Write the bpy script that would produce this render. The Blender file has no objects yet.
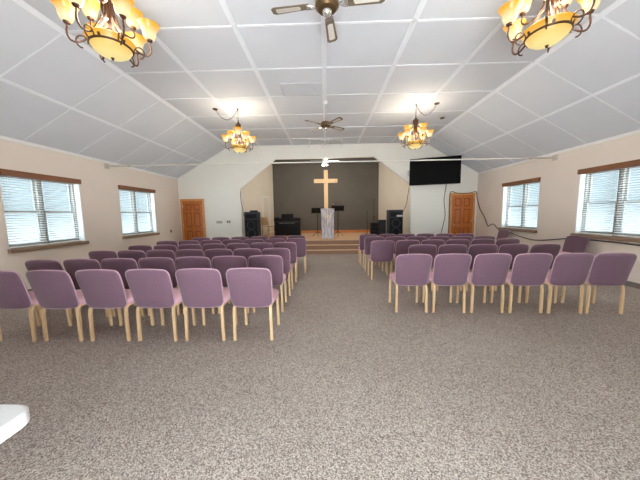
import bpy, bmesh, math, random
from mathutils import Vector, Matrix
random.seed(7)
PI = math.pi
COL = bpy.context.scene.collection
SC = bpy.context.scene

# ------------------------------------------------------------------ materials
def lin(c):
    return tuple(((v / 255.0) / 12.92 if v / 255.0 <= 0.04045 else ((v / 255.0 + 0.055) / 1.055) ** 2.4) for v in c)

def base_mat(name, rgb, rough=0.6, metal=0.0, spec=0.4):
    m = bpy.data.materials.new(name); m.use_nodes = True
    b = m.node_tree.nodes['Principled BSDF']
    b.inputs['Base Color'].default_value = (*lin(rgb), 1)
    b.inputs['Roughness'].default_value = rough
    b.inputs['Metallic'].default_value = metal
    b.inputs['Specular IOR Level'].default_value = spec
    return m

def noisy(name, rgb, rgb2, scale=8.0, rough=0.6, metal=0.0, stretch=(1, 1, 1), bump=0.0, detail=4.0, spec=0.4, lo=.3, hi=.7):
    m = base_mat(name, rgb, rough, metal, spec)
    nt = m.node_tree; N = nt.nodes; L = nt.links
    tc = N.new('ShaderNodeTexCoord'); mp = N.new('ShaderNodeMapping')
    mp.inputs['Scale'].default_value = stretch
    nz = N.new('ShaderNodeTexNoise'); nz.inputs['Scale'].default_value = scale; nz.inputs['Detail'].default_value = detail
    cr = N.new('ShaderNodeValToRGB')
    cr.color_ramp.elements[0].position = lo; cr.color_ramp.elements[0].color = (*lin(rgb), 1)
    cr.color_ramp.elements[1].position = hi; cr.color_ramp.elements[1].color = (*lin(rgb2), 1)
    L.new(tc.outputs['Object'], mp.inputs['Vector']); L.new(mp.outputs['Vector'], nz.inputs['Vector'])
    L.new(nz.outputs['Fac'], cr.inputs['Fac']); L.new(cr.outputs['Color'], N['Principled BSDF'].inputs['Base Color'])
    if bump:
        bp = N.new('ShaderNodeBump'); bp.inputs['Strength'].default_value = bump; bp.inputs['Distance'].default_value = 0.004
        L.new(nz.outputs['Fac'], bp.inputs['Height']); L.new(bp.outputs['Normal'], N['Principled BSDF'].inputs['Normal'])
    return m

def carpet_mat(name, c1, c2, c3, scale):
    m = base_mat(name, c1, 0.95, 0, 0.1)
    nt = m.node_tree; N = nt.nodes; L = nt.links
    tc = N.new('ShaderNodeTexCoord')
    vo = N.new('ShaderNodeTexVoronoi'); vo.inputs['Scale'].default_value = scale
    nz = N.new('ShaderNodeTexNoise'); nz.inputs['Scale'].default_value = 0.8; nz.inputs['Detail'].default_value = 5
    sp = N.new('ShaderNodeSeparateColor')
    cr = N.new('ShaderNodeValToRGB')
    e = cr.color_ramp.elements
    e[0].position = 0.1; e[0].color = (*lin(c2), 1)
    e[1].position = 0.9; e[1].color = (*lin(c3), 1)
    k = e.new(0.5); k.color = (*lin(c1), 1)
    mx = N.new('ShaderNodeMixRGB'); mx.blend_type = 'MULTIPLY'; mx.inputs['Fac'].default_value = 1.0
    cr2 = N.new('ShaderNodeValToRGB')
    cr2.color_ramp.elements[0].position = 0.3; cr2.color_ramp.elements[0].color = (.86, .85, .84, 1)
    cr2.color_ramp.elements[1].position = 0.7; cr2.color_ramp.elements[1].color = (1, 1, 1, 1)
    bp = N.new('ShaderNodeBump'); bp.inputs['Strength'].default_value = 0.55; bp.inputs['Distance'].default_value = 0.006
    L.new(tc.outputs['Object'], vo.inputs['Vector']); L.new(tc.outputs['Object'], nz.inputs['Vector'])
    L.new(vo.outputs['Color'], sp.inputs['Color']); L.new(sp.outputs[0], cr.inputs['Fac'])
    L.new(nz.outputs['Fac'], cr2.inputs['Fac'])
    L.new(cr.outputs['Color'], mx.inputs['Color1']); L.new(cr2.outputs['Color'], mx.inputs['Color2'])
    L.new(mx.outputs['Color'], N['Principled BSDF'].inputs['Base Color'])
    L.new(vo.outputs['Distance'], bp.inputs['Height']); bp.invert = True
    L.new(bp.outputs['Normal'], N['Principled BSDF'].inputs['Normal'])
    return m

def glow_shade_mat(name, strength, zlo, zhi, c_lo, c_hi):
    """lit amber glass: the glass itself turns from cream to amber along its height"""
    m = base_mat(name, c_hi, 0.35)
    nt = m.node_tree; N = nt.nodes; L = nt.links
    tc = N.new('ShaderNodeTexCoord'); sx = N.new('ShaderNodeSeparateXYZ')
    mr = N.new('ShaderNodeMapRange'); mr.inputs['From Min'].default_value = zlo; mr.inputs['From Max'].default_value = zhi
    cr = N.new('ShaderNodeValToRGB')
    cr.color_ramp.elements[0].position = .25; cr.color_ramp.elements[0].color = (*lin(c_lo), 1)
    cr.color_ramp.elements[1].position = .85; cr.color_ramp.elements[1].color = (*lin(c_hi), 1)
    L.new(tc.outputs['Object'], sx.inputs[0]); L.new(sx.outputs['Z'], mr.inputs['Value'])
    L.new(mr.outputs['Result'], cr.inputs['Fac'])
    b = N['Principled BSDF']
    b.inputs['Base Color'].default_value = (*lin((112, 84, 30)), 1); L.new(cr.outputs['Color'], b.inputs['Emission Color'])
    b.inputs['Emission Strength'].default_value = strength
    return m

def emit_mat(name, rgb, strength):
    m = base_mat(name, rgb, 0.4)
    b = m.node_tree.nodes['Principled BSDF']
    b.inputs['Emission Color'].default_value = (*lin(rgb), 1); b.inputs['Emission Strength'].default_value = strength
    return m

def glass_mat(name, tint):
    m = bpy.data.materials.new(name); m.use_nodes = True
    nt = m.node_tree; N = nt.nodes; L = nt.links; N.clear()
    out = N.new('ShaderNodeOutputMaterial'); mix = N.new('ShaderNodeMixShader')
    tr = N.new('ShaderNodeBsdfTransparent'); tr.inputs['Color'].default_value = (*tint, 1)
    gl = N.new('ShaderNodeBsdfGlossy'); gl.inputs['Roughness'].default_value = 0.03
    mix.inputs[0].default_value = 0.05
    L.new(tr.outputs[0], mix.inputs[1]); L.new(gl.outputs[0], mix.inputs[2])
    L.new(mix.outputs[0], out.inputs[0])
    return m

def blind_mat(name, rgb, trans):
    m = base_mat(name, rgb, 0.5)
    nt = m.node_tree; N = nt.nodes; L = nt.links
    out = [n for n in N if n.type == 'OUTPUT_MATERIAL'][0]
    t = N.new('ShaderNodeBsdfTranslucent'); t.inputs['Color'].default_value = (*lin(rgb), 1)
    mx = N.new('ShaderNodeMixShader'); mx.inputs[0].default_value = trans
    L.new(N['Principled BSDF'].outputs[0], mx.inputs[1]); L.new(t.outputs[0], mx.inputs[2]); L.new(mx.outputs[0], out.inputs[0])
    return m

M = {}
M['carpet'] = carpet_mat('carpet_taupe', (170, 159, 150), (120, 110, 103), (212, 202, 194), 170)
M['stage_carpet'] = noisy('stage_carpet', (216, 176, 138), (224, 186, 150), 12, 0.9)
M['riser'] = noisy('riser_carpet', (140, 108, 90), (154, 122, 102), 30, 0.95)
M['nosing'] = noisy('stair_nosing', (226, 188, 154), (216, 178, 144), 6, 0.6)
M['wall_side'] = noisy('wall_beige', (230, 219, 208), (233, 222, 212), 2.0, 0.85)
M['wall_front'] = noisy('wall_ivory', (235, 234, 226), (238, 237, 230), 2.0, 0.85)
M['wall_alcove'] = noisy('alcove_cream', (232, 221, 202), (236, 225, 207), 2.0, 0.85)
M['wall_dark'] = noisy('alcove_grey', (94, 88, 80), (100, 93, 85), 1.5, 0.8)
M['alcove_ceiling'] = noisy('alcove_ceiling_grey', (92, 90, 82), (98, 95, 88), 1.5, 0.8)
M['ceiling'] = noisy('ceiling_panel', (218, 223, 230), (223, 228, 234), 1.2, 0.8)
M['batten'] = noisy('ceiling_batten', (238, 243, 249), (242, 247, 252), 6, 0.6)
M['white_trim'] = noisy('white_trim', (236, 236, 234), (242, 242, 240), 6, 0.5)
M['base_grey'] = noisy('baseboard_vinyl', (112, 104, 98), (122, 113, 106), 6, 0.6)
M['oak_base'] = noisy('oak_baseboard', (206, 132, 74), (190, 116, 60), 5, 0.5, stretch=(1, 12, 12))
M['door_wood'] = noisy('door_oak', (196, 116, 52), (166, 88, 34), 5, 0.4, stretch=(7, 7, .7))
M['door_groove'] = noisy('door_groove_shade', (138, 76, 34), (120, 62, 26), 5, 0.5, stretch=(7, 7, .7))  # darker than the leaf: shadow round the panels put into the colour
M['casing_wood'] = noisy('door_casing_oak', (206, 150, 92), (186, 126, 70), 5, 0.45, stretch=(7, 7, .7))
M['window_wood'] = noisy('window_head_wood', (138, 90, 56), (112, 70, 42), 5, 0.5, stretch=(7, .7, 7))
M['sill_wood'] = noisy('window_sill_wood', (150, 124, 102), (128, 102, 82), 5, 0.5, stretch=(7, .7, 7))
M['sash'] = noisy('sash_paint', (138, 130, 122), (150, 142, 134), 8, 0.5)
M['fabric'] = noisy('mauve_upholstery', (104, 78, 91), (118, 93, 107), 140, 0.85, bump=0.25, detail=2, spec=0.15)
M['fabric'].node_tree.nodes['Principled BSDF'].inputs['Sheen Weight'].default_value = 0.2
M['fabric'].node_tree.nodes['Principled BSDF'].inputs['Sheen Roughness'].default_value = 0.5
M['lit_seat_fabric'] = noisy('mauve_seat_top_lit', (206, 162, 172), (216, 176, 186), 140, 0.85, bump=0.25, detail=2, spec=0.15)  # same mauve cloth made paler: light from above put into the seat colour
M['lit_edge_seam'] = noisy('pale_mauve_lit_edge', (178, 146, 158), (188, 156, 168), 60, 0.8)  # paleness stands for overhead light caught on the back's edge
M['leg_wood'] = noisy('light_oak_leg', (222, 192, 152), (204, 170, 128), 6, 0.4, stretch=(8, 8, .8))
M['black'] = noisy('black_plastic', (14, 14, 16), (18, 18, 20), 20, 0.5, spec=.2)
M['black_gloss'] = noisy('black_screen', (6, 6, 7), (8, 8, 9), 3, 0.5, spec=0.06)
M['speaker'] = noisy('speaker_charcoal', (36, 40, 47), (42, 46, 54), 20, 0.6)
M['cone'] = noisy('speaker_cone', (30, 36, 46), (38, 46, 58), 20, 0.45)
M['silver'] = noisy('pale_badge', (190, 192, 196), (205, 207, 210), 20, 0.4, 0.3)
M['bronze'] = noisy('antique_bronze', (92, 64, 48), (70, 50, 38), 12, 0.4, 0.55)
M['brass'] = noisy('antique_brass', (128, 104, 74), (98, 78, 54), 12, 0.32, 0.8)
M['chrome'] = noisy('bright_metal', (206, 204, 200), (190, 188, 184), 12, 0.25, 0.8)
M['blade'] = noisy('fan_blade_wood', (112, 98, 80), (92, 80, 64), 6, 0.5, stretch=(1, 8, 8))
M['cane'] = noisy('fan_blade_cane', (208, 202, 192), (196, 190, 178), 90, 0.7)
M['white_metal'] = noisy('white_enamel', (226, 228, 230), (234, 236, 238), 8, 0.4)
M['grey_metal'] = noisy('grey_metal', (150, 148, 146), (164, 162, 160), 8, 0.4, 0.4)
M['vent'] = noisy('vent_grille', (196, 198, 202), (204, 206, 210), 8, 0.6)
M['plate'] = noisy('switch_plate', (206, 200, 188), (198, 192, 180), 8, 0.5)
M['dark_plate'] = noisy('dark_plate', (84, 74, 66), (92, 82, 74), 8, 0.5)
M['cross_wood'] = noisy('cross_pine', (236, 204, 158), (222, 186, 136), 4, 0.5, stretch=(6, 6, .6))
M['lectern'] = noisy('whitewashed_board', (206, 200, 206), (150, 142, 150), 3.5, 0.5, stretch=(9, 9, 1), lo=.38, hi=.62)
M['gold'] = noisy('gold_metal', (226, 204, 150), (212, 186, 128), 12, 0.4, 0.3)
M['chair_tan'] = noisy('tan_wood', (190, 158, 122), (166, 134, 98), 5, 0.5, stretch=(6, 6, .6))
M['table_plastic'] = noisy('white_table_plastic', (232, 234, 236), (238, 240, 242), 30, 0.4)
M['cable'] = noisy('dark_cable', (70, 62, 56), (84, 76, 68), 20, 0.6)
M['rod'] = noisy('tie_rod_white', (236, 234, 226), (226, 224, 216), 9, 0.5)
M['shade'] = glow_shade_mat('lit_amber_shade', 0.75, 0.0, 0.15, (255, 242, 198), (240, 170, 46))
M['bowl'] = glow_shade_mat('lit_amber_bowl', 0.72, -0.12, 0.06, (244, 232, 162), (232, 168, 48))
M['globe'] = emit_mat('lit_globe', (214, 212, 204), 0.2)
M['glass'] = glass_mat('window_glass', (0.55, 0.60, 0.615))
M['blind'] = blind_mat('white_blind', (226, 228, 228), 0.22)

# ------------------------------------------------------------------ mesh builder
class MB:
    def __init__(s): s.bm = bmesh.new()
    def box(s, lo, hi, bev=0.0, rot=None):
        b = bmesh.new()
        bmesh.ops.create_cube(b, size=1.0)
        for v in b.verts:
            v.co = Vector([(lo[i] + hi[i]) / 2 + v.co[i] * (hi[i] - lo[i]) for i in range(3)])
        if bev:
            bmesh.ops.bevel(b, geom=list(b.edges), offset=bev, segments=2, affect='EDGES', profile=0.5)
        if rot is not None:
            for v in b.verts: v.co = rot @ v.co
        s._merge(b); return s
    def _merge(s, b):
        me = bpy.data.meshes.new('tmp'); b.to_mesh(me); b.free()
        s.bm.from_mesh(me); bpy.data.meshes.remove(me)
    def sweep(s, pts, rx, ry=None, seg=8, up=(0, 0, 1), rect=False, radii=None, closed=False):
        """tube along pts; with rect a rectangular section rx (along the side vector) by ry"""
        pts = [Vector(p) for p in pts]; ry = rx if ry is None else ry
        n = len(pts); rings = []
        if rect: sec = [(-1, -1), (1, -1), (1, 1), (-1, 1)]
        else: sec = [(math.cos(2 * PI * k / seg), math.sin(2 * PI * k / seg)) for k in range(seg)]
        prev_side = None
        for i, p in enumerate(pts):
            if closed: t = pts[(i + 1) % n] - pts[i - 1]
            else: t = pts[min(i + 1, n - 1)] - pts[max(i - 1, 0)]
            t.normalize()
            if prev_side is None:
                side = t.cross(Vector(up))
                if side.length < 1e-3: side = t.cross(Vector((1, 0, 0)))
                if rect and side.length < 1e-3: side = Vector((1, 0, 0))
            else:
                side = prev_side - t * prev_side.dot(t)
            side.normalize(); prev_side = side
            w = side.cross(t)
            f = radii[i] if radii else 1.0
            rings.append([s.bm.verts.new(p + side * (a * rx * f) + w * (b * ry * f)) for a, b in sec])
        m = len(sec); fs = []
        for i in range(n if closed else n - 1):
            A = rings[i]; B = rings[(i + 1) % n]
            for k in range(m):
                fs.append(s.bm.faces.new((A[k], A[(k + 1) % m], B[(k + 1) % m], B[k])))
        if not closed:
            s.bm.faces.new(rings[0][::-1]); s.bm.faces.new(rings[-1])
        return s
    def lathe(s, prof, c=(0, 0, 0), seg=24, axis='z', cap=True):
        rings = []
        def P(r, h, a):
            x, y = r * math.cos(a), r * math.sin(a)
            if axis == 'z': v = (x, y, h)
            elif axis == 'y': v = (x, h, y)
            else: v = (h, x, y)
            return Vector(c) + Vector(v)
        for r, h in prof:
            rings.append([s.bm.verts.new(P(max(r, 1e-4), h, 2 * PI * k / seg)) for k in range(seg)])
        for A, B in zip(rings, rings[1:]):
            for k in range(seg):
                s.bm.faces.new((A[k], A[(k + 1) % seg], B[(k + 1) % seg], B[k]))
        if cap:
            s.bm.faces.new(rings[0][::-1]); s.bm.faces.new(rings[-1])
        return s
    def prism(s, poly, vec):
        """closed polygon of 3d points extruded along vec"""
        A = [s.bm.verts.new(Vector(p)) for p in poly]; B = [s.bm.verts.new(Vector(p) + Vector(vec)) for p in poly]
        n = len(poly)
        s.bm.faces.new(A); s.bm.faces.new(B[::-1])
        for k in range(n): s.bm.faces.new((A[k], B[k], B[(k + 1) % n], A[(k + 1) % n]))
        return s
    def grid(s, f, nu, nv, wrap_u=False, wrap_v=False):
        V = [[s.bm.verts.new(Vector(f(i / nu, j / nv))) for j in range(nv + (0 if wrap_v else 1))] for i in range(nu + (0 if wrap_u else 1))]
        for i in range(nu):
            for j in range(nv):
                a = V[i][j]; b = V[(i + 1) % len(V)][j]; c = V[(i + 1) % len(V)][(j + 1) % len(V[0])]; d = V[i][(j + 1) % len(V[0])]
                s.bm.faces.new((a, b, c, d))
        return s
    def build(s, name, mat, parent=None, smooth=False, weld=0.0, loc=None, rot=None, angle=40):
        if weld: bmesh.ops.remove_doubles(s.bm, verts=list(s.bm.verts), dist=weld)
        bmesh.ops.recalc_face_normals(s.bm, faces=list(s.bm.faces))
        me = bpy.data.meshes.new(name); s.bm.to_mesh(me); s.bm.free()
        me.materials.append(mat)
        if smooth:
            me.shade_smooth()
            try: me.set_sharp_from_angle(angle=math.radians(angle))
            except Exception: pass
        o = bpy.data.objects.new(name, me); COL.objects.link(o)
        if parent: o.parent = parent
        if loc: o.location = loc
        if rot: o.rotation_euler = rot
        return o

def tag(o, label, cat, group=None, kind=None):
    o['label'] = label; o['category'] = cat
    if group: o['group'] = group
    if kind: o['kind'] = kind
    return o

def thing(name, loc, label, cat, group=None, rz=0.0):
    o = bpy.data.objects.new(name, None); COL.objects.link(o)
    o.empty_display_size = 0.1; o.location = loc; o.rotation_euler = (0, 0, rz)
    return tag(o, label, cat, group)

def struct(o):
    o['kind'] = 'structure'; return o

def struct_empty(name, loc=(0, 0, 0)):
    o = bpy.data.objects.new(name, None); COL.objects.link(o); o.location = loc
    o['kind'] = 'structure'; return o

def dup(root, loc, rz, label, group=None):
    r = root.copy(); COL.objects.link(r); r.location = loc; r.rotation_euler = (0, 0, rz)
    r['label'] = label
    if group: r['group'] = group
    for ch in list(root.children):
        c = ch.copy(); COL.objects.link(c); c.parent = r
        for g in list(ch.children):
            d = g.copy(); COL.objects.link(d); d.parent = c
    return r

# ------------------------------------------------------------------ dimensions
XL, XR = -5.753, 5.823
YF = 10.085; YB = -1.0
HW, HC = 2.932, 4.098
FL, FR = -3.655, 3.727
YA = 13.2                      # back wall of the platform alcove
SH = 0.49                      # platform height
WT = 0.26

# ------------------------------------------------------------------ setting
struct(MB().box((XL - WT, YB, -0.1), (XR + WT, YA + .2, 0)).build('floor', M['carpet']))

def side_wall(name, x0, x1, wins):
    mb = MB(); y = YB
    for a, b, z0, z1 in sorted(wins):
        mb.box((x0, y, 0), (x1, a, HW)); mb.box((x0, a, 0), (x1, b, z0)); mb.box((x0, a, z1), (x1, b, HW)); y = b
    mb.box((x0, y, 0), (x1, YF + .15, HW))
    return struct(mb.build(name, M['wall_side']))

WZ0, WZ1 = 0.90, 2.33
LW = [(4.50, 5.99, WZ0, WZ1), (7.13, 8.63, WZ0, WZ1)]
RW = [(4.66, 6.12, WZ0 + .02, WZ1 + .04), (7.20, 8.65, WZ0 + .02, WZ1 + .02)]
side_wall('wall_left', XL - WT, XL, LW)
side_wall('wall_right', XR, XR + WT, RW)

# rear wall behind the camera; its open entrance is invented to let daylight in
DX0, DX1, DZ = -.7, 1.0, 2.05
mb = MB()
mb.box((XL - WT, YB - .15, 0), (DX0, YB, HW)); mb.box((DX1, YB - .15, 0), (XR + WT, YB, HW)); mb.box((DX0, YB - .15, DZ), (DX1, YB, HW))
mb.prism([(XL, YB - .15, HW), (XR, YB - .15, HW), (FR, YB - .15, HC + .1), (FL, YB - .15, HC + .1)], (0, .15, 0))
struct(mb.build('wall_rear', M['wall_side']))

OPEN = [(-3.30, 2.50), (-1.91, 3.585), (1.89, 3.605), (3.30, 2.53)]
def front_piece(name, polys):
    mb = MB()
    for pl in polys: mb.prism([(x, YF, z) for x, z in pl], (0, .14, 0))
    struct(mb.build(name, M['wall_front']))
(oxa, oza), (oxb, ozb), (oxc, ozc), (oxd, ozd) = OPEN
top = lambda x: HW + (HC - HW) * ((x - XL) / (FL - XL) if x < 0 else (XR - x) / (XR - FR))
front_piece('wall_front_left', [[(XL, 0), (oxa, 0), (oxa, HW), (XL, HW)], [(XL, HW), (oxa, HW), (oxa, HC), (FL, HC)]])
front_piece('wall_front_right', [[(oxd, 0), (XR, 0), (XR, HW), (oxd, HW)], [(oxd, HW), (XR, HW), (FR, HC), (oxd, HC)]])
front_piece('wall_front_header', [[(oxa, oza), (oxb, ozb), (oxb, HC), (oxa, HC)], [(oxb, ozb), (oxc, ozc), (oxc, HC), (oxb, HC)], [(oxc, ozc), (oxd, ozd), (oxd, HC), (oxc, HC)]])

struct(MB().box((-2.75, YA, 0), (2.75, YA + .12, 4.1)).build('wall_back', M['wall_dark']))
struct(MB().prism([(-3.31, YF + .14, 0), (-2.65, YA, 0), (-2.80, YA, 0), (-3.46, YF + .14, 0)], (0, 0, 4.1)).build('wall_alcove_left', M['wall_alcove']))
struct(MB().prism([(3.31, YF + .14, 0), (2.69, YA, 0), (2.84, YA, 0), (3.46, YF + .14, 0)], (0, 0, 4.1)).build('wall_alcove_right', M['wall_alcove']))
struct(MB().box((-3.5, YF + .14, 3.96), (3.5, YA + .12, 4.06)).build('ceiling_alcove', M['alcove_ceiling']))

# main vaulted ceiling: flat centre between two slopes
T = .1
mb = MB()
for pl in ([(XL - .02, HW), (FL, HC), (FL, HC + T), (XL - .02, HW + T)], [(FL, HC), (FR, HC), (FR, HC + T), (FL, HC + T)], [(FR, HC), (XR + .02, HW), (XR + .02, HW + T), (FR, HC + T)]):
    mb.prism([(x, YB, z) for x, z in pl], (0, YF - YB + .14, 0))
struct(mb.build('ceiling', M['ceiling']))

# battens over the joints of the ceiling panels
mb = MB()
g0, g, d0, d = 0.01, 1.2434, 3.8405, 1.0794
for k in (-2, -1, 0, 1, 2):
    x = g0 + k * g
    mb.box((x - .04, YB, HC - .012), (x + .04, YF, HC + .01))
    mb.box((x - .012, YB, HC - .018), (x + .012, YF, HC + .01))
ys = [d0 + k * d for k in range(-6, 6)]
for y in ys:
    mb.box((FL, y - .016, HC - .012), (FR, y + .016, HC + .01))
struct(mb.build('trim_1', M['batten']))
mb = MB()
for (xa, za, xb, zb) in ((FL, HC, XL, HW), (FR, HC, XR, HW)):
    n = Vector((zb - za, 0, -(xb - xa))).normalized()
    if n.z > 0: n = -n
    dv = Vector((xb - xa, 0, zb - za)); ln = dv.length; dv.normalize()
    def strip(c0, a, yA, yB, hw_along, off):
        c = Vector((xa, 0, za)) + dv * a
        p = [c - dv * hw_along, c + dv * hw_along, c + dv * hw_along + n * off, c - dv * hw_along + n * off]
        mb.prism([(q.x, yA, q.z) for q in p], (0, yB - yA, 0))
    strip(0, 0.02, YB, YF, .04, .012)
    strip(0, ln * .507, YB, YF, .025, .012)
    for y in ys:
        strip(0, ln / 2, y - .012, y + .012, ln / 2, .009)
struct(mb.build('trim_2', M['batten']))
# crown strip where the walls meet the slopes
mb = MB()
mb.box((XL, YB, HW - .06), (XL + .025, YF, HW + .005)); mb.box((XR - .025, YB, HW - .06), (XR, YF, HW + .005))
struct(mb.build('trim_3', M['white_trim']))

struct(MB().box((XL, YB, 0), (XL + .012, YF, .10)).build('baseboard_left', M['base_grey']))
struct(MB().box((XR - .012, YB, 0), (XR, YF, .10)).build('baseboard_right', M['base_grey']))
struct(MB().box((XL + .02, YF - .012, 0), (-3.34, YF, .10)).box((3.34, YF - .012, 0), (XR - .02, YF, .10)).build('baseboard_front', M['base_grey']))
struct(MB().box((-2.64, YA - .02, SH), (2.66, YA, SH + .13)).build('baseboard_back', M['oak_base']))

# platform with two carpeted steps in front
st = struct_empty('platform', (0, 0, 0)); st.name = 'trim_4'
S1, S2, S3 = 9.27, 9.47, 9.67
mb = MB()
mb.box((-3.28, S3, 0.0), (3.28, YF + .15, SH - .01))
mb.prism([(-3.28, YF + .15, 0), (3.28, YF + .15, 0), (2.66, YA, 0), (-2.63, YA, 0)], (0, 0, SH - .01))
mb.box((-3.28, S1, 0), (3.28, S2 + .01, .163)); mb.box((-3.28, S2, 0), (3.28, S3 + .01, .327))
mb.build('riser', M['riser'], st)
mb = MB()
mb.box((-3.28, S3 + .05, SH - .01), (3.28, YF + .15, SH))
mb.prism([(-3.28, YF + .15, SH - .01), (3.28, YF + .15, SH - .01), (2.66, YA, SH - .01), (-2.63, YA, SH - .01)], (0, 0, .01))
mb.build('platform_floor', M['stage_carpet'], st)
for y, z in ((S1, .163), (S2, .327), (S3, SH)):
    MB().box((-3.28, y - .025, z - .03), (3.28, y + .06, z + .003), 0.008).build('nosing', M['nosing'], st)

# windows ----------------------------------------------------------------
def window(name, side, y0, y1, z0, z1):
    """recessed pair of double-hung sashes; side -1 = left wall, +1 = right wall"""
    x = XL if side < 0 else XR
    o = lambda dd: x + side * dd                 # dd > 0 into the wall, < 0 into the room
    def bx(mb, d0_, d1_, ya, yb, za, zb, bev=0.0):
        a, b = sorted((o(d0_), o(d1_))); mb.box((a, ya, za), (b, yb, zb), bev); return mb
    w = struct_empty(name)
    ym = (y0 + y1) / 2
    mb = MB()
    bx(mb, .005, WT - .01, y0, y0 + .012, z0, z1); bx(mb, .005, WT - .01, y1 - .012, y1, z0, z1); bx(mb, .005, WT - .01, y0 + .012, y1 - .012, z1 - .012, z1)
    mb.build('jamb', M['white_trim'], w)
    mb = MB()
    for a, b in ((y0 + .012, y0 + .05), (ym - .045, ym + .045), (y1 - .05, y1 - .012)): bx(mb, .13, .22, a, b, z0, z1 - .012)
    bx(mb, .13, .22, y0 + .05, y1 - .05, z1 - .06, z1 - .012); bx(mb, .13, .22, y0 + .05, y1 - .05, z0, z0 + .05)
    mb.build('window_frame', M['sash'], w)
    zm = (z0 + z1) / 2 - .02
    for a, b in ((y0 + .05, ym - .045), (ym + .045, y1 - .05)):
        for za, zb, dd in ((z0 + .05, zm + .02, .15), (zm - .02, z1 - .06, .185)):
            mb = MB()
            bx(mb, dd, dd + .03, a, a + .035, za, zb); bx(mb, dd, dd + .03, b - .035, b, za, zb)
            bx(mb, dd, dd + .03, a + .035, b - .035, za, za + .035); bx(mb, dd, dd + .03, a + .035, b - .035, zb - .035, zb)
            s = mb.build('sash', M['sash'], w)
            bx(MB(), dd + .012, dd + .018, a + .03, b - .03, za + .03, zb - .03).build('pane', M['glass'], s)
    bx(MB(), -.05, .10, y0 - .005, y1 + .005, z1 - .085, z1 + .02, .004).build('header', M['window_wood'], w)
    bx(MB(), -.07, .14, y0 - .025, y1 + .025, z0 - .06, z0 + .012, .004).build('sill', M['sill_wood'], w)
    return w

def blind(side, y0, y1, z0, z1, label, group):
    x = (XL if side < 0 else XR) + side * .085
    t = thing('window_blind', (x, (y0 + y1) / 2, z1), label, 'blind', group)
    h = z1 - z0; w = (y1 - y0) / 2
    MB().box((-.024, -w, -.04), (.024, w, 0), .004).build('headrail', M['white_trim'], t)
    mb = MB(); R = Matrix.Rotation(side * math.radians(-24), 4, 'Y'); n = int((h - .09) / .047)
    for k in range(n):
        z = -.065 - k * (h - .09) / n
        mb.box((-.024, -w, z - .0012), (.024, w, z + .0012), 0, Matrix.Translation((0, 0, z)) @ R @ Matrix.Translation((0, 0, -z)))
    for y in (-w * .6, w * .6):
        mb.box((-.0235, y - .002, -h + .02), (-.0225, y + .002, -.04)); mb.box((.0225, y - .002, -h + .02), (.0235, y + .002, -.04))
    mb.build('slats', M['blind'], t)
    MB().box((-.024, -w, -h), (.024, w, -h + .022), .004).build('bottom_rail', M['white_trim'], t)

for i, (side, (y0, y1, z0, z1), where) in enumerate(((-1, LW[0], 'large left-wall window nearest the camera'), (-1, LW[1], 'left-wall window farther back, near the door'),
                                           (1, RW[0], 'right-wall window nearest the camera'), (1, RW[1], 'right-wall window farther back, near the door'))):
    window('window_%d' % (i + 1), side, y0, y1, z0, z1)
    ym = (y0 + y1) / 2
    blind(side, y0 + .03, ym - .02, z0 + .02, z1 - .02, 'white slatted blind in the nearer half of the ' + where, 'white window blinds')
    blind(side, ym + .02, y1 - .03, z0 + .02, z1 - .02, 'white slatted blind in the farther half of the ' + where, 'white window blinds')

# doors ------------------------------------------------------------------
def door(name, x0, x1, h, knob_right):
    y = YF
    dd = struct_empty(name, (0, 0, 0))
    c = .085
    mb = MB()
    mb.box((x0, y - .03, 0), (x0 + c, y, h), .004); mb.box((x1 - c, y - .03, 0), (x1, y, h), .004); mb.box((x0 + c, y - .03, h - c), (x1 - c, y, h), .004)
    mb.build('door_casing', M['casing_wood'], dd)
    a, b, top = x0 + c, x1 - c, h - c
    mb = MB()
    st_ = .10; mid = (a + b) / 2
    rails = [(.01, .22), (.86, 1.02), (1.58, 1.68), (top - .12, top)]
    for p, q in ((a, a + st_), (mid - .05, mid + .05), (b - st_, b)): mb.box((p, y - .034, .01), (q, y - .004, top), .004)
    for p, q in rails: mb.box((a, y - .0345, p), (b, y - .004, q), .004)
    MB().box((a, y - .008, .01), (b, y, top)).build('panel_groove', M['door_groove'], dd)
    zz = [(.22, .86), (1.02, 1.58), (1.68, top - .12)]
    leaf = mb.build('door_leaf', M['door_wood'], dd)
    for p, q in zz:
        for u, v in ((a + st_, mid - .05), (mid + .05, b - st_)):
            MB().box((u + .035, y - .026, p + .035), (v - .035, y - .005, q - .035), .012).build('door_panel', M['door_wood'], leaf)
    kx = b - .06 if knob_right else a + .06
    MB().lathe([(.028, 0), (.028, -.01), (.012, -.015), (.012, -.035), (.028, -.045), (.03, -.06), (.02, -.072), (.004, -.075)], (kx, y - .034, .98), 16, 'y').build('door_knob', M['chrome'], leaf, True)
    hx = a if knob_right else b
    for z in (.25, 1.12, top - .22):
        MB().box((hx - .02, y - .042, z - .05), (hx + .02, y - .03, z + .05), .004).build('hinge', M['chrome'], dd)
    return dd
door('door_1', -5.70, -4.76, 2.12, True)
door('door_2', 4.79, 5.74, 2.19, False)
# pale closet door in the left splay of the alcove
dd = struct_empty('door_3', (-2.93, 11.98, SH)); dd.rotation_euler = (0, 0, math.atan2(YA - YF - .14, .66))
L_ = .74
MB().box((0, -.025, 0), (.06, .0, 1.84)).box((L_ - .06, -.025, 0), (L_, 0, 1.84)).box((.06, -.025, 1.78), (L_ - .06, 0, 1.84)).build('door_casing', M['white_trim'], dd)
MB().box((.06, -.012, .005), (L_ - .06, 0, 1.78)).build('door_leaf', M['wall_alcove'], dd)

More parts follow.
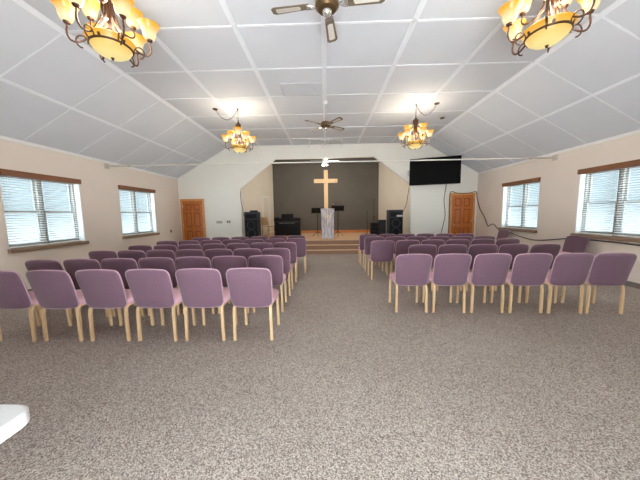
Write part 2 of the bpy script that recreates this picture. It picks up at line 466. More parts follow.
# steel tie rod across the hall --------------------------------------------
t = thing('tie_rod', (0, 6.80, 2.80), 'thin white tie rod spanning the hall from wall to wall below the ceiling', 'tie rod')
MB().sweep([(XL + .3, 0, 0), (XR - .3, 0, 0)], .014).build('rod', M['rod'], t, True)
for s, x in ((-1, XL), (1, XR)):
    xi = x - s * .62
    mb = MB().sweep([(x - s * .01, 0, 0), (xi, 0, 0)], .02)
    mb.box((min(x, x - s * .02), -.07, -.07), (max(x, x - s * .02), .07, .07)); mb.sweep([(xi - s * .03, 0, 0), (xi + s * .06, 0, 0)], .034)
    mb.build('turnbuckle', M['plate'], t, True)

# ------------------------------------------------------------------ chairs
def sgn(v): return 1 if v >= 0 else -1
def superell(mb, c, r, e1, e2, nu=28, nv=14):
    def f(i, j):
        a = 2 * PI * i; b = PI * (j - .5)
        ca, sa, cb, sb = math.cos(a), math.sin(a), math.cos(b), math.sin(b)
        pw = lambda v, e: sgn(v) * abs(v) ** e
        return (c[0] + r[0] * pw(cb, e1) * pw(ca, e2), c[1] + r[1] * pw(cb, e1) * pw(sa, e2), c[2] + r[2] * pw(sb, e1))
    return mb.grid(f, nu, nv, wrap_u=True)

def make_chair(label, group):
    t = thing('upholstered_chair', (0, 0, 0), label, 'chair', group)
    # backrest: padded shell, arched top, narrower at the bottom, wrapped slightly forward
    def shell(sidey):
        def f(i, j):
            u = math.sin(PI * (i - .5)); v = .5 + .5 * math.sin(PI * (j - .5))
            w = .236 + .014 * min(1, v * 1.4)
            zt = .892 - .020 * u * u - .03 * abs(u) ** 18
            zb = .415 + .04 * abs(u) ** 12
            x = w * u * (1 - .035 * abs(2 * v - 1) ** 16)
            z = zb + v * (zt - zb)
            th = .032 * (max(0, 1 - abs(u) ** 8)) ** .5 * (max(0, 1 - abs(2 * v - 1) ** 8)) ** .5
            y = -.138 - .097 * v + .02 * v * (1 - v) + .03 * u * u + sidey * th
            return (x, y, z)
        return f
    mb = MB(); mb.grid(shell(-1), 18, 16); mb.grid(shell(1), 18, 16)
    back = mb.build('backrest', M['fabric'], t, True, weld=.0015, angle=80)
    # pale tube along the back's edge seam, painting in overhead light on it
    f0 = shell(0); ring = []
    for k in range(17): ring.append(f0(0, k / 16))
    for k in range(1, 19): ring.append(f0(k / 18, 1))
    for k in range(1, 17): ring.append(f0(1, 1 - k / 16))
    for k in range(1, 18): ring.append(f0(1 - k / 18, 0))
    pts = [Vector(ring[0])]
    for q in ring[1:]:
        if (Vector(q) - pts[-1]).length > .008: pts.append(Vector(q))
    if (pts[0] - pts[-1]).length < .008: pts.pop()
    MB().sweep(pts, .0075, seg=6, closed=True).build('lit_edge_seam', M['lit_edge_seam'], back, True)
    mb = MB(); superell(mb, (0, .115, .462), (.25, .222, .072), .75, .38)
    mb.build('seat', M['lit_seat_fabric'], t, True, weld=.001, angle=80)
    for sx in (-1, 1):
        x = sx * .212
        rear = [(x + sx * .007, -.113, 0), (x + sx * .005, -.113, .16), (x + sx * .003, -.112, .34), (x, -.104, .396), (x, -.08, .424), (x, -.04, .430), (x, .095, .430)]
        front = [(x + sx * .007, .315, 0), (x + sx * .005, .31, .16), (x + sx * .003, .303, .34), (x, .294, .396), (x, .27, .424), (x, .23, .430), (x, .10, .430)]
        for path in (rear, front):
            MB().sweep(path, .0155, .013, rect=True, up=(0, 1, 0)).build('leg', M['leg_wood'], t)
    return t

ROWS_L = [
 [(-3.89, 2.87), (-3.14, 2.87), (-2.58, 2.87), (-2.01, 2.88), (-1.44, 2.88), (-0.905, 2.88)],
 [(-4.16, 3.59), (-3.54, 3.62), (-3.04, 3.65), (-2.53, 3.68), (-2.0, 3.71), (-1.47, 3.75), (-0.93, 3.79)],
 [(-4.07, 4.50), (-3.54, 4.51), (-3.04, 4.53), (-2.53, 4.55), (-1.99, 4.57), (-1.47, 4.58), (-0.92, 4.6)],
 [(-3.95, 5.28), (-3.46, 5.32), (-2.98, 5.37), (-2.49, 5.42), (-1.98, 5.47), (-1.45, 5.52), (-0.91, 5.57)],
 [(-3.92, 6.15), (-3.42, 6.19), (-2.92, 6.25), (-2.41, 6.3), (-1.87, 6.35), (-1.32, 6.40), (-0.77, 6.45)],
 [(-3.46, 6.98), (-2.95, 7.03), (-2.44, 7.08), (-1.92, 7.13), (-1.38, 7.18), (-0.85, 7.23)]]
ROWS_R = [
 [(1.31, 3.75), (1.87, 3.73), (2.42, 3.71), (2.95, 3.69), (3.47, 3.67), (4.14, 3.66)],
 [(1.85, 4.85), (2.39, 4.82), (2.92, 4.8), (3.45, 4.78), (4.06, 4.75)],
 [(1.27, 5.68), (1.83, 5.70), (2.39, 5.72), (2.94, 5.73), (3.49, 5.75), (4.07, 5.76)],
 [(1.27, 6.62), (1.80, 6.58), (2.34, 6.53), (2.88, 6.49), (3.42, 6.45), (3.95, 6.41)],
 [(1.25, 7.44), (1.79, 7.41), (2.33, 7.37), (2.86, 7.34), (3.39, 7.30), (3.92, 7.26)]]
ORD = ['first', 'second', 'third', 'fourth', 'fifth', 'sixth', 'seventh', 'eighth']
ROWN = ['nearest', 'second', 'third', 'fourth', 'fifth', 'sixth']
proto = None
def place(loc, rz, label, group):
    global proto
    if proto is None:
        proto = make_chair(label, group); proto.location = loc; proto.rotation_euler = (0, 0, rz)
        return proto
    return dup(proto, loc, rz, label, group)
for block, rows in (('left', ROWS_L), ('right', ROWS_R)):
    for ri, row in enumerate(rows):
        n = len(row); last = ri == len(rows) - 1
        (xa, ya), (xb, yb) = row[0], row[-1]
        base = math.atan2(yb - ya, xb - xa) * .6
        for ci, (x, y) in enumerate(row):
            u_ = ci / (n - 1); x = xa + (xb - xa) * u_; y = ya + (yb - ya) * u_
            k = (n - 1 - ci) if block == 'left' else ci
            rn = 'farthest' if last else ROWN[ri]
            pos = 'aisle-end chair' if k == 0 else ('window-end chair' if k == n - 1 else 'chair ' + ORD[k] + ' from the aisle')
            lab = 'mauve upholstered %s in the %s row of the %s block' % (pos, rn, block)
            x, y = x * .959, y * .959
            rz = base + random.uniform(-.018, .018)
            if block == 'right' and ri == 0 and ci == n - 1: rz = -.10
            ch = place((x, y + .235, 0), rz, lab, 'mauve chairs in the %s seating block' % block)
            ch.scale.x = min(1.0, (abs(xb - xa) / (n - 1) * .959 - .004) / .516)
place((5.46, 5.86, 0), PI / 2 + .06, 'mauve chair facing the room against right wall, under the nearer window', 'chairs along the right wall')
place((5.46, 8.27, 0), PI / 2 - .05, 'mauve chair facing the room against right wall, under the farther window', 'chairs along the right wall')

# ------------------------------------------------------------------ table in the near corner
t = thing('folding_table', (-2.07, .54, 0), 'white plastic folding table whose rounded corner juts in at lower left', 'table', None, 0)
def rrect(x0, x1, y0, y1, r, z, n=7):
    P = []
    for cx, cy, a0 in ((x1 - r, y1 - r, 0), (x0 + r, y1 - r, 90), (x0 + r, y0 + r, 180), (x1 - r, y0 + r, 270)):
        for k in range(n + 1):
            a = math.radians(a0 + 90 * k / n); P.append((cx + r * math.cos(a), cy + r * math.sin(a), z))
    return P
mb = MB()
rings = [[mb.bm.verts.new(p) for p in rrect(-.93 + i, .93 - i, -.38 + i, .38 - i, .07, z)] for i, z in ((.012, .692), (0, .70), (0, .742), (.006, .749), (.014, .75))]
for A, B in zip(rings, rings[1:]):
    for k in range(len(A)): mb.bm.faces.new((A[k], A[(k + 1) % len(A)], B[(k + 1) % len(A)], B[k]))
mb.bm.faces.new(rings[0][::-1]); mb.bm.faces.new(rings[-1])
mb.build('tabletop', M['table_plastic'], t, True)
for sx in (-1, 1):
    for sy in (-1, 1):
        MB().sweep([(sx * .62, sy * .28, 0), (sx * .62, sy * .28, .693)], .014).build('leg', M['grey_metal'], t, True)

# ------------------------------------------------------------------ chandeliers
def make_chandelier(label, group):
    """origin at the lowest point of the bowl"""
    t = thing('chandelier', (0, 0, 0), label, 'chandelier', group)
    # bottom bowl
    o = MB().lathe([(.012, -.096), (.06, -.088), (.11, -.068), (.15, -.038), (.172, 0), (.19, .03), (.205, .052), (.2, .056), (.182, .03), (.16, 0), (.10, -.055), (.01, -.08)], (0, 0, 0), 32, cap=False)
    bowl = o.build('bowl_shade', M['bowl'], t, True, loc=(0, 0, .12), angle=60)
    MB().lathe([(.168, -.01), (.178, -.008), (.181, .004), (.172, .006)], (0, 0, 0), 32, cap=False).build('bowl_ring', M['bronze'], bowl, True)
    MB().lathe([(.004, -.118), (.012, -.112), (.010, -.10), (.018, -.094), (.004, -.086)], (0, 0, 0), 12).build('finial', M['bronze'], bowl, True)
    # stem
    MB().lathe([(.012, .12), (.012, .26), (.03, .28), (.022, .32), (.014, .36), (.014, .62), (.028, .66), (.036, .70), (.03, .74), (.014, .76), (.012, .80), (.004, .81)], (0, 0, 0), 14).build('stem', M['bronze'], t, True)
    # curved straps from the stem's head down to the bowl
    for k in range(6):
        a = 2 * PI * k / 6 + .3
        pts = []
        for r, z in ((.03, .72), (.06, .70), (.05, .62), (.035, .52), (.045, .42), (.075, .34), (.12, .26), (.165, .19), (.185, .145), (.176, .12)):
            pts.append((r * math.cos(a), r * math.sin(a), z))
        MB().sweep(pts, .011, .005, rect=True, up=(0, 0, 1)).build('strap', M['bronze'], t)
    shade_mesh = None
    def arm(a, R, zs, r0, z0, dip):
        nonlocal shade_mesh
        pts = []
        for s in range(13):
            u = s / 12
            r = r0 + (R - r0) * (1 - (1 - u) ** 1.8) + .03 * math.sin(PI * u)
            z = z0 + (zs - z0) * u ** 2.2 - dip * math.sin(PI * u ** .8)
            pts.append((min(r, R + .012 * math.sin(PI * u)) * math.cos(a), min(r, R + .012 * math.sin(PI * u)) * math.sin(a), z))
        pts[-1] = (R * math.cos(a), R * math.sin(a), zs); pts[-2] = (R * math.cos(a), R * math.sin(a), zs - .03)
        am = MB().sweep(pts, .0085, seg=6)
        am.lathe([(.006, -.006), (.024, 0), (.03, .018), (.02, .022)], (R * math.cos(a), R * math.sin(a), zs), 12)
        ao = am.build('arm', M['bronze'], t, True)
        if shade_mesh is None:
            so = MB().lathe([(.028, 0), (.046, .014), (.058, .046), (.064, .086), (.078, .12), (.10, .146), (.096, .148), (.072, .12), (.058, .086), (.052, .046), (.038, .016), (.002, .014)], (0, 0, 0), 20, cap=False).build('lamp_shade', M['shade'], ao, True, angle=70)
            shade_mesh = so.data
        else:
            so = bpy.data.objects.new('lamp_shade', shade_mesh); COL.objects.link(so); so.parent = ao
        so.location = (R * math.cos(a), R * math.sin(a), zs + .014)
    for k in range(6): arm(2 * PI * k / 6 + .05, .325, .255, .15, .20, .10)
    for k in range(3): arm(2 * PI * k / 3 + .55, .20, .395, .04, .36, .07)
    # scrolls below the arms
    for k in range(6):
        a = 2 * PI * k / 6 + .05
        pts = []
        for s in range(12):
            th = -.5 * PI + 1.55 * PI * s / 11
            r = .225 + .045 * math.cos(th); z = .12 + .055 * math.sin(th)
            pts.append((r * math.cos(a), r * math.sin(a), z))
        MB().sweep(pts, .0065, seg=6).build('scroll', M['bronze'], t, True)
    # hanging chain straight up to the hook
    top = HC - CZB
    return t
CZB = 3.01
def add_chain(t, dx, rz):
    """t's own chain: from the stem to the hook above, then swagged sideways to the canopy"""
    top = HC - CZB
    mb = MB()
    def link_chain(pts):
        for i, (p, q) in enumerate(zip(pts, pts[1:])):
            p, q = Vector(p), Vector(q); c = (p + q) / 2; tv = (q - p); L = tv.length * .62; tv.normalize()
            s1 = tv.cross(Vector((0, 1, .01))).normalized(); s2 = tv.cross(s1)
            sd = s1 if i % 2 else s2
            ring = [c + tv * (L * math.cos(b)) + sd * (.009 * math.sin(b)) for b in [2 * PI * k / 10 for k in range(10)]]
            mb.sweep(ring, .0032, seg=5, closed=True)
    ax, ay = dx * math.cos(-rz), dx * math.sin(-rz)
    n = 9
    link_chain([(0, 0, .81 + (top - .02 - .81) * k / n) for k in range(n + 1)])
    swag = []
    for k in range(25):
        u = k / 24
        swag.append((ax * u, ay * u, top - .02 - .27 * 4 * u * (1 - u) * (1 - .15 * u)))
    link_chain(swag)
    mb.build('chain', M['bronze'], t)
    MB().lathe([(.012, top - .05), (.018, top - .02), (.01, top - .002)], (0, 0, 0), 10).build('hook', M['bronze'], t, True)
    MB().lathe([(.02, top - .035), (.055, top - .025), (.062, top - .006), (.05, top - .001)], (ax, ay, 0), 20).build('canopy', M['bronze'], t, True)
CH = [(-2.08, 2.66, 'lit amber-glass chandelier at upper left, nearest on the left side', -.52),
      (2.12, 2.66, 'lit amber-glass chandelier at upper right, nearest on the right side', .5),
      (-2.14, 6.60, 'lit amber-glass chandelier farther back on the left, above the left seating', -.56),
      (2.23, 6.58, 'lit amber-glass chandelier farther back, hanging left of the black television', .5)]
CROT = (.40, -.25, .2, .65)
c0 = None
roots = []
for i, (x, y, lab, dx) in enumerate(CH):
    if c0 is None:
        c0 = make_chandelier(lab, 'swagged amber chandeliers'); c0.location = (x, y, CZB); r = c0
    else:
        r = dup(c0, (x, y, CZB), .35 * i, lab, 'swagged amber chandeliers')
    roots.append((r, dx, CROT[i]))
for r, dx, rz in roots:
    r.rotation_euler = (0, 0, rz); add_chain(r, dx, rz)
for (x, y, lab, dx) in CH:
    li = bpy.data.lights.new('chandelier_light', 'POINT'); li.energy = 44 if y < 4 else 66; li.color = (1, .87, .68); li.shadow_soft_size = .2
    lo = bpy.data.objects.new('chandelier_light', li); COL.objects.link(lo); lo.location = (x, y, CZB + .34)

# ------------------------------------------------------------------ ceiling fans
def make_fan(loc, rz, label, white, zc, bl):
    """loc: blade hub; zc: ceiling height above the hub; bl: blade tip radius"""
    t = thing('ceiling_fan', loc, label, 'ceiling fan', None, rz)
    body = M['white_metal'] if white else M['brass']
    MB().lathe([(.03, -.055), (.09, -.05), (.12, -.02), (.124, .035), (.105, .07), (.03, .09)], (0, 0, 0), 24).build('motor_housing', body, t, True)
    MB().sweep([(0, 0, .085), (0, 0, zc - .02)], .011).build('downrod', M['white_metal'] if white else M['grey_metal'], t, True)
    MB().lathe([(.018, zc - .06), (.05, zc - .03), (.062, zc - .001)], (0, 0, 0), 20).build('canopy', M['white_metal'], t, True)
    if not white:
        MB().lathe([(.004, -.115), (.02, -.11), (.045, -.09), (.05, -.065), (.03, -.05)], (0, 0, 0), 18).build('bottom_cap', M['chrome'], t, True)
    for k in range(4):
        a = PI / 2 * k
        R = Matrix.Rotation(a, 4, 'Z') @ Matrix.Rotation(math.radians(-12), 4, 'X')
        mb = MB()
        mb.sweep([(.085, 0, -.01), (.12, .008, -.014), (.16, .03, -.006), (.19, .035, 0)], .008, seg=6); mb.sweep([(.085, 0, -.01), (.12, -.008, -.014), (.16, -.03, -.006), (.19, -.035, 0)], .008, seg=6)
        mb.box((.17, -.045, -.006), (.21, .045, .002))
        for v in mb.bm.verts: v.co = R @ v.co
        arm = mb.build('blade_arm', body if white else M['chrome'], t, True)
        pts = [(.18, -.045), (bl - .03, -.062), (bl, -.04), (bl, .04), (bl - .03, .062), (.18, .045)]
        mb = MB().prism([(x, y, 0) for x, y in pts], (0, 0, .008))
        for v in mb.bm.verts: v.co = R @ v.co
        b = mb.build('blade', M['white_metal'] if white else M['blade'], arm)
        if not white:
            pts = [(.28, -.03), (bl - .06, -.036), (bl - .045, -.024), (bl - .045, .024), (bl - .06, .036), (.28, .03), (.265, 0)]
            mb = MB().prism([(x, y, -.003) for x, y in pts], (0, 0, .013))
            for v in mb.bm.verts: v.co = R @ v.co
            mb.build('blade_insert', M['cane'], b)
    if white:
        for k in range(4):
            a = PI / 2 * k + .4
            ca, sa = math.cos(a), math.sin(a)
            arm = MB().sweep([(.03 * ca, .03 * sa, -.05), (.07 * ca, .07 * sa, -.085), (.10 * ca, .10 * sa, -.10)], .012, seg=8).build('light_arm', body, t, True)
            MB().lathe([(.022, 0), (.04, -.02), (.055, -.06), (.058, -.085), (.03, -.10), (.004, -.104)], (.105 * ca, .105 * sa, -.09), 16).build('lamp_shade', M['globe'], arm, True)
    return t
make_fan((.04, 2.80, 3.56), -.13, 'brass four-bladed ceiling fan with cane inserts, nearest, at top centre', False, HC - 3.56, .57)
make_fan((.03, 6.35, 3.56), .66, 'brass four-bladed ceiling fan farther back, above the centre aisle', False, HC - 3.56, .57)
make_fan((.0, 11.0, 3.66), .12, 'white ceiling fan with light cluster inside the platform alcove', True, 3.96 - 3.66, .60)
li = bpy.data.lights.new('fan_light', 'POINT'); li.energy = 85; li.color = (1, .93, .82); li.shadow_soft_size = .15
lo = bpy.data.objects.new('fan_light', li); COL.objects.link(lo); lo.location = (0, 11.0, 3.35)

# track light
t = thing('track_light', (.02, 9.35, HC), 'white track light with four spot heads on ceiling before the alcove', 'track light')
MB().box((-.62, -.018, -.03), (.62, .018, 0)).build('track', M['white_metal'], t)
for x in (-.55, -.12, .13, .56):
    mb = MB().sweep([(x, 0, -.03), (x, 0, -.15)], .010)
    st_ = mb.build('stem', M['white_metal'], t, True)
    R = Matrix.Translation((x, 0, -.18)) @ Matrix.Rotation(math.radians(-35), 4, 'X')
    mb = MB().lathe([(.025, .07), (.035, .05), (.04, -.02), (.055, -.09), (.05, -.09), (.035, -.03), (.004, -.02)], (0, 0, 0), 16)
    for v in mb.bm.verts: v.co = R @ v.co
    mb.build('spot_head', M['white_metal'], st_, True)

# return-air grille, detector, small wall box
t = thing('ceiling_vent', (-.47, 5.72, HC), 'pale grey square grille set in the ceiling left of centre', 'vent')
MB().box((-.42, -.27, -.016), (.42, -.24, 0)).box((-.42, .24, -.016), (.42, .27, 0)).box((-.42, -.24, -.016), (-.39, .24, 0)).box((.39, -.24, -.016), (.42, .24, 0)).build('frame', M['vent'], t)
mb = MB()
for k in range(20): mb.box((-.39, -.235 + k * .0235, -.012), (.39, -.225 + k * .0235, -.002))
mb.build('slats', M['vent'], t)
MB().box((-.39, -.24, -.003), (.39, .24, 0)).build('backing', M['grey_metal'], t)
tag(MB().lathe([(.03, -.03), (.055, -.026), (.06, -.008), (.06, 0)], (0, 0, 0), 20).build('smoke_detector', M['dark_plate'], None, True, loc=(3.30, 7.57, HC)), 'small dark disc on the flat ceiling right of the far right chandelier', 'detector')
t = thing('wall_speaker', (3.22, YF, 2.95), 'small white box on the front wall left of the television', 'speaker')
MB().box((-.08, -.10, -.12), (.08, 0, .12), .012).build('housing', M['white_metal'], t)
MB().box((-.065, -.106, -.10), (.065, -.098, .10), .004).build('grille', M['vent'], t)
t = thing('wall_outlet', (XL, 9.41, .91), 'small dark outlet on the left wall between door and window', 'outlet')
MB().box((0, -.035, -.05), (.01, .035, .05), .003).build('plate', M['dark_plate'], t)
MB().box((.008, -.018, -.03), (.016, .018, .03), .003).build('socket', M['black'], t)
t = thing('light_switch', (-4.20, YF, 1.20), 'pale three-gang light switch on the front wall, nearer the door', 'switch')
MB().box((-.12, -.008, -.057), (.12, 0, .057), .003).build('plate', M['plate'], t)
for x in (-.075, 0, .075): MB().box((x - .012, -.02, -.024), (x + .012, -.006, .024), .003).build('toggle', M['dark_plate'], t)
t = thing('light_switch', (-3.83, YF, 1.21), 'two-gang light switch on the front wall, nearer the left speaker', 'switch')
MB().box((-.085, -.008, -.057), (.085, 0, .057), .003).build('plate', M['plate'], t)
for x in (-.04, .04): MB().box((x - .018, -.02, -.034), (x + .018, -.006, .034), .003).build('toggle', M['dark_plate'], t)

# ------------------------------------------------------------------ television on its swivelled bracket
ang = math.atan2(9.38 - 9.93, 4.80 - 3.18)
t = thing('television', (3.99, 9.655, 2.96), 'large black flat television swivelled out from the front wall above the door', 'television', None, ang)
w, h = .86, .485
MB().box((-w, -.02, -h), (w, .03, h), .006).build('casing', M['black'], t)
MB().box((-w + .012, -.024, -h + .018), (w - .012, -.018, h - .012)).build('screen', M['black_gloss'], t)
MB().box((-.03, -.026, -h - .012), (.03, .0, -h + .004), .004).build('sensor', M['silver'], t)
MB().box((-.25, .03, -.2), (.25, .05, .2)).build('mount_plate', M['black'], t)
R = Matrix.Rotation(-ang, 4, 'Z')
p1 = R @ Vector((0, YF - 9.655 - .02, 0))
MB().sweep([(0, .05, 0), (.2, .2, 0), tuple(p1)], .03, seg=8).box((p1.x - .1, p1.y - .02, -.15), (p1.x + .1, p1.y + .012, .15)).build('mount_arm', M['black'], t)

def smooth_path(P, n=6):
    P = [Vector(p) for p in P]; out = []
    for i in range(len(P) - 1):
        a = P[max(i - 1, 0)]; b = P[i]; c = P[i + 1]; e = P[min(i + 2, len(P) - 1)]
        for k in range(n):
            u = k / n
            out.append(.5 * ((2 * b) + (c - a) * u + (2 * a - 5 * b + 4 * c - e) * u * u + (3 * b - a - 3 * c + e) * u ** 3))
    out.append(P[-1]); return out
def cable(name, P, r, label, mat='cable'):
    return tag(MB().sweep(smooth_path(P), r, seg=6).build(name, M[mat], None, True), label, 'cable')
yw = YF - .018
cable('power_cable', [(4.60, yw, 2.9), (4.62, yw, 2.5), (4.56, yw, 1.93), (4.62, yw, 1.35), (4.53, yw, .85), (4.46, yw, .38), (4.44, yw, .02)], .012, 'dark cable hanging down the front wall below the television')
xw = XR - .02; yd = YF - .045
cable('audio_cable', [(4.75, yd, .02), (4.76, yd, 1.0), (4.755, yd, 1.7), (4.78, yd, 2.21), (5.0, yd, 2.19), (5.27, yd, 2.16), (5.55, yd, 2.19), (5.74, yd, 2.22), (xw - .02, yd - .03, 1.95), (xw, 9.82, 1.55), (xw, 9.55, 1.28), (xw, 9.33, .97), (xw, 9.22, .98), (xw, 9.02, 1.03), (xw, 8.80, .90), (xw, 8.6, .80), (xw, 8.2, .80), (xw, 7.76, .71), (xw, 7.2, .66), (xw, 6.6, .74), (xw, 6.2, .80), (xw, 5.4, .82), (xw, 4.4, .80), (xw, 3.2, .80)], .014, 'long dark cable draped over the right door and sagging along right wall')
cable('speaker_cable', [(3.22, YF - .02, 2.42), (3.16, YF - .05, 2.1), (3.10, YF - .1, 1.8), (2.98, YF - .1, 1.50), (2.95, 10.18, 1.30)], .010, 'thin dark cable running down to the right loudspeaker')
cable('speaker_cable', [(-3.30, YF - .02, 2.40), (-3.29, YF - .03, 2.0), (-3.24, YF - .03, 1.7), (-3.2, 10.05, 1.45), (-3.1, 10.36, 1.2)], .010, 'thin dark cable running down to the left loudspeaker')

# ------------------------------------------------------------------ platform equipment
def loudspeaker(loc, rz, label, badge):
    t = thing('loudspeaker', loc, label, 'loudspeaker', 'floor loudspeakers flanking the platform', rz)
    W, D, H = .265, .42, 1.09
    MB().box((-W, -.0, 0), (W, D, H), .012).build('cabinet', M['speaker'], t)
    MB().box((-W + .03, -.008, .05), (W - .03, .004, .78), .004).build('baffle', M['black'], t)
    for z in (.25, .58):
        wf = MB().lathe([(.165, -.022), (.172, -.012), (.165, -.004), (.15, -.008), (.06, .035), (.055, .03), (.03, .018), (.004, .012)][::-1], (0, -.012, z), 28, 'y', cap=False).build('woofer', M['cone'], t, True)
        MB().lathe([(.17, -.018), (.182, -.014), (.182, -.004), (.16, -.004)], (0, -.008, z), 28, 'y', cap=False).build('rim', M['black'], wf, True)
    mb = MB()
    for a, b in (((-.22, .83), (.22, .84)), ((-.22, 1.0), (.22, 1.01))): mb.box((a[0], -.02, a[1]), (b[0], .0, b[1]))
    mb.box((-.23, -.02, .83), (-.22, 0, 1.01)); mb.box((.22, -.02, .83), (.23, 0, 1.01)); mb.box((-.2, -.006, .845), (.2, 0, .995))
    mb.build('horn', M['black'], t)
    if badge: MB().box((.02, -.026, .83), (.24, -.018, .895), .003).build('badge', M['silver'], t)
    return t
loudspeaker((-2.87, 9.86, SH), 0.0, 'tall dark loudspeaker with twin woofers at left edge of the platform', False)
loudspeaker((2.68, 9.86, SH), 0.0, 'tall dark loudspeaker with pale badge at right edge of the platform', True)
t = thing('equipment_case', (-2.80, 10.06, SH + 1.09), 'small black device lying on top of the left loudspeaker', 'device')
MB().box((-.14, -.1, 0), (.14, .1, .06), .012).build('body', M['black'], t)
MB().box((-.12, -.106, .015), (.02, -.098, .045), .003).build('control_panel', M['speaker'], t)
t = thing('monitor_speaker', (2.30, 10.55, SH), 'small black speaker box just left of the right loudspeaker', 'speaker')
MB().box((-.13, -.15, 0), (.13, .15, .70), .01).build('cabinet', M['black'], t)
MB().box((-.11, -.158, .04), (.11, -.148, .66), .004).build('grille', M['speaker'], t)
t = thing('amplifier_rack', (2.10, 11.2, SH), 'low dark grey cabinet beside the small black speaker box', 'cabinet')
MB().box((-.16, -.15, 0), (.16, .15, .58), .01).build('case', M['speaker'], t)
for k in range(3): MB().box((-.14, -.16, .06 + k * .17), (.14, -.148, .20 + k * .17), .004).build('unit', M['black'], t)

# digital piano
t = thing('piano', (-1.70, 11.35, SH), 'black upright digital piano on the left of the platform', 'piano')
MB().box((-.57, -.04, 0), (-.53, .40, .66), .006).build('side_panel', M['black'], t)
MB().box((.53, -.04, 0), (.57, .40, .66), .006).build('side_panel', M['black'], t)
MB().box((-.53, -.02, .04), (.53, .01, .64), .004).build('back_panel', M['black'], t)
MB().box((-.58, -.05, .66), (.58, .44, .81), .012).build('keybed', M['black'], t)
MB().box((-.36, -.056, .585), (.34, -.018, .60), .002).build('trim_strip', M['grey_metal'], t)
MB().box((-.5, .40, .70), (.5, .52, .73), .004).build('keyboard', M['white_metal'], t)
MB().box((-.27, .10, .81), (.27, .13, .995), .02).build('music_rest', M['black'], t)
for x in (-.25, .05, .25): MB().sweep([(x, .0, .04), (x, .03, .02), (x, .12, .02)], .012).build('pedal', M['brass'], t, True)
t = thing('microphone_case', (-2.19, 11.5, SH + .81), 'small dark object lying on the left end of the piano', 'case')
MB().box((-.1, -.1, 0), (.09, .1, .05), .012).build('body', M['black'], t)
MB().box((-.06, -.105, .02), (.04, -.098, .03), .002).build('clasp', M['grey_metal'], t)

# tan wooden chair beside the piano
t = thing('wooden_chair', (-2.56, 11.45, SH), 'tan wooden chair at the left of the black piano', 'chair', None, -PI / 2 - .5)
MB().box((-.2, -.18, .43), (.2, .22, .46), .008).build('seat', M['chair_tan'], t)
for sx in (-1, 1):
    MB().sweep([(sx * .18, -.22, 0), (sx * .18, -.17, .44), (sx * .18, -.2, .62), (sx * .18, -.25, .85)], .018, .014, rect=True, up=(0, 1, 0)).build('leg', M['chair_tan'], t)
    MB().sweep([(sx * .18, .20, 0), (sx * .18, .17, .43)], .018, .016, rect=True, up=(0, 1, 0)).build('leg', M['chair_tan'], t)
mb = MB()
mb.grid(lambda i, j: (-.19 + .38 * i, -.2 - .05 * (j) - .03 * math.sin(PI * i), .50 + .36 * j), 8, 4); mb.grid(lambda i, j: (-.19 + .38 * i, -.22 - .05 * (j) - .03 * math.sin(PI * i), .50 + .36 * j), 8, 4)
mb.build('backrest', M['chair_tan'], t, True)
for z in (.15, .3): MB().sweep([(-.18, .185, z), (.18, .185, z)], .010).build('stretcher', M['chair_tan'], t, True)

# lectern
t = thing('lectern', (.08, 10.2, SH), 'whitewashed wooden lectern with a small cross on its front, platform centre', 'lectern')
mb = MB().prism([(-.235, -.15, .03), (.235, -.15, .03), (.25, -.15, 1.14), (-.25, -.15, 1.14)], (0, .03, 0)); mb.build('front_panel', M['lectern'], t)
for s in (-1, 1):
    MB().prism([(s * .235, -.12, .03), (s * .235, .18, .03), (s * .25, .2, 1.06), (s * .25, -.12, 1.14)], (-s * .025, 0, 0)).build('side_panel', M['lectern'], t)
MB().box((-.26, -.17, 0), (.26, .2, .035), .006).build('base', M['lectern'], t)
MB().prism([(-.27, -.18, 1.155), (.27, -.18, 1.155), (.27, .23, 1.06), (-.27, .23, 1.06)], (0, 0, .03)).build('top', M['lectern'], t)
MB().box((-.015, -.162, .55), (.015, -.149, 1.0)).box((-.12, -.162, .87), (.12, -.149, .90)).build('cross', M['gold'], t)
t2 = thing('gooseneck_microphone', (.22, 10.24, SH + 1.105), 'thin black gooseneck microphone rising from the lectern top', 'microphone')
MB().lathe([(.03, 0), (.03, .015), (.012, .02)], (0, 0, 0), 14).build('base', M['black'], t2, True)
MB().sweep(smooth_path([(0, 0, .015), (.01, -.01, .10), (.03, -.02, .18), (.07, -.03, .235)]), .006).build('neck', M['black'], t2, True)
MB().sweep([(.065, -.03, .23), (.08, -.032, .248), (.11, -.036, .27)], .022, radii=[.7, 1, .8]).build('capsule', M['grey_metal'], t2, True)

def music_stand(loc, rz, h, label):
    t = thing('music_stand', loc, label, 'music stand', 'black music stands', rz)
    MB().sweep([(0, 0, .05), (0, 0, h - .08)], .013).build('post', M['black'], t, True)
    for k in range(3):
        a = 2 * PI * k / 3 + .5
        MB().sweep([(0, 0, .22), (.12 * math.cos(a), .12 * math.sin(a), .13), (.27 * math.cos(a), .27 * math.sin(a), .012)], .010, seg=6).build('leg', M['black'], t, True)
    Rm = Matrix.Translation((0, 0, h)) @ Matrix.Rotation(math.radians(35), 4, 'X')
    mb = MB().box((-.26, -.006, -.13), (.26, .006, .13), .003); mb.box((-.26, .0, -.135), (.26, .06, -.125))
    for v in mb.bm.verts: v.co = Rm @ v.co
    mb.build('desk', M['black'], t)
music_stand((.53, 11.0, SH), 0.0, 1.20, 'black tripod music stand right of the lectern')
music_stand((-.34, 11.0, SH), 0.12, 1.12, 'black tripod music stand partly hidden behind left of the lectern')

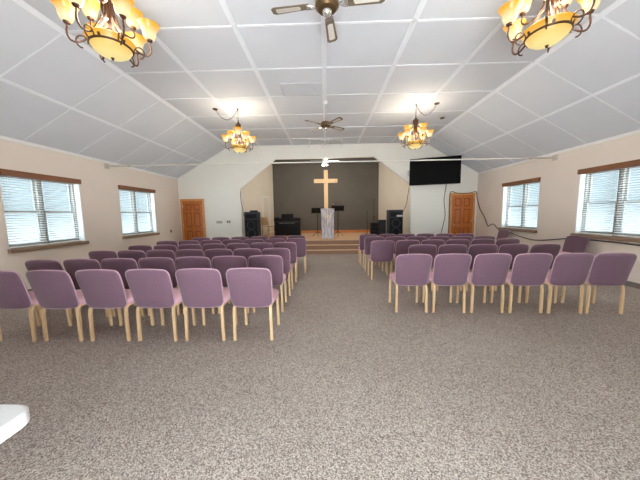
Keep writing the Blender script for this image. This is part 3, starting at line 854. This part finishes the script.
def mic_stand(loc, h, label, lean):
    t = thing('microphone_stand', loc, label, 'microphone stand', 'thin black microphone stands')
    MB().lathe([(.13, 0), (.13, .015), (.03, .03), (.012, .05)], (0, 0, 0), 20).build('base', M['black'], t, True)
    MB().sweep([(0, 0, .04), (0, 0, h * .55)], .014).build('lower_pole', M['black'], t, True)
    MB().sweep([(0, 0, h * .53), (lean, 0, h)], .010).build('upper_pole', M['black'], t, True)
    MB().lathe([(.016, h * .52), (.022, h * .535), (.022, h * .555), (.014, h * .57)], (0, 0, 0), 12).build('clutch', M['black'], t, True)
    MB().sweep([(lean, 0, h - .01), (lean, -.02, h + .05), (lean, -.05, h + .12)], .016, radii=[.7, .8, 1.2]).build('microphone', M['black'], t, True)
mic_stand((1.93, 12.0, SH), .95, 'shorter black microphone stand by the grey back wall', 0)
mic_stand((2.24, 12.0, SH), 1.5, 'taller black microphone stand at right end of the grey back wall', 0)

# wooden cross on the back wall
t = thing('wooden_cross', (.04, YA - .061, 0), 'large pale wooden cross mounted on the dark grey back wall', 'cross')
MB().box((-.1, -.04, 1.45), (.1, .06, 3.64), .008).build('upright', M['cross_wood'], t)
MB().box((-.60, -.055, 3.0), (.58, .045, 3.20), .008).build('crossbeam', M['cross_wood'], t)

# ------------------------------------------------------------------ daylight
w = bpy.data.worlds.new('sky'); SC.world = w; w.use_nodes = True
nt = w.node_tree; N = nt.nodes; L = nt.links; bg = N['Background']
SKY, GROUND = 4.0, 8.0                     # white sky; ground raised brighter to throw added light up indoors
tc = N.new('ShaderNodeTexCoord'); sx = N.new('ShaderNodeSeparateXYZ'); cr = N.new('ShaderNodeValToRGB'); mr = N.new('ShaderNodeMapRange')
mr.inputs['From Min'].default_value = -1; mr.inputs['From Max'].default_value = 1
L.new(tc.outputs['Generated'], sx.inputs[0]); L.new(sx.outputs['Z'], mr.inputs['Value']); L.new(mr.outputs['Result'], cr.inputs['Fac'])
e = cr.color_ramp.elements
e[0].position = .47; e[0].color = (GROUND * .93, GROUND * .97, GROUND, 1)
e[1].position = .51; e[1].color = (SKY * .84, SKY * .94, SKY, 1)
L.new(cr.outputs['Color'], bg.inputs['Color'])
m2 = N.new('ShaderNodeMapRange')           # surroundings boosted behind the camera, as added fill through the rear entrance
m2.inputs['From Min'].default_value = .35; m2.inputs['From Max'].default_value = -.75
m2.inputs['To Min'].default_value = .55; m2.inputs['To Max'].default_value = 4.6
L.new(sx.outputs['Y'], m2.inputs['Value']); L.new(m2.outputs['Result'], bg.inputs['Strength'])

# ------------------------------------------------------------------ camera
f, pitch, yaw, roll, cz = 256.7, .1027, -.0228, -.0145, 1.48
fw = Vector((math.sin(yaw) * math.cos(pitch), math.cos(yaw) * math.cos(pitch), -math.sin(pitch)))
r = Vector((math.cos(yaw), -math.sin(yaw), 0)); u = r.cross(fw)
r2 = r * math.cos(roll) + u * math.sin(roll); u2 = -r * math.sin(roll) + u * math.cos(roll)
mw = Matrix(((r2.x, u2.x, -fw.x, 0), (r2.y, u2.y, -fw.y, 0), (r2.z, u2.z, -fw.z, cz), (0, 0, 0, 1)))
cam = bpy.data.cameras.new('camera'); co = bpy.data.objects.new('camera', cam); COL.objects.link(co)
co.matrix_world = mw
cam.sensor_width = 36; cam.sensor_fit = 'HORIZONTAL'; cam.lens = 36 * f / 640
cam.clip_start = .05
SC.camera = co
vs = SC.view_settings
vs.view_transform = 'Standard'; vs.look = 'None'; vs.gamma = 1; vs.use_curve_mapping = False; vs.exposure = 0.27
SC.cycles.max_bounces = 10; SC.cycles.diffuse_bounces = 6; SC.cycles.transparent_max_bounces = 12
SC.cycles.use_denoising = True
SC.cycles.sample_clamp_indirect = 6
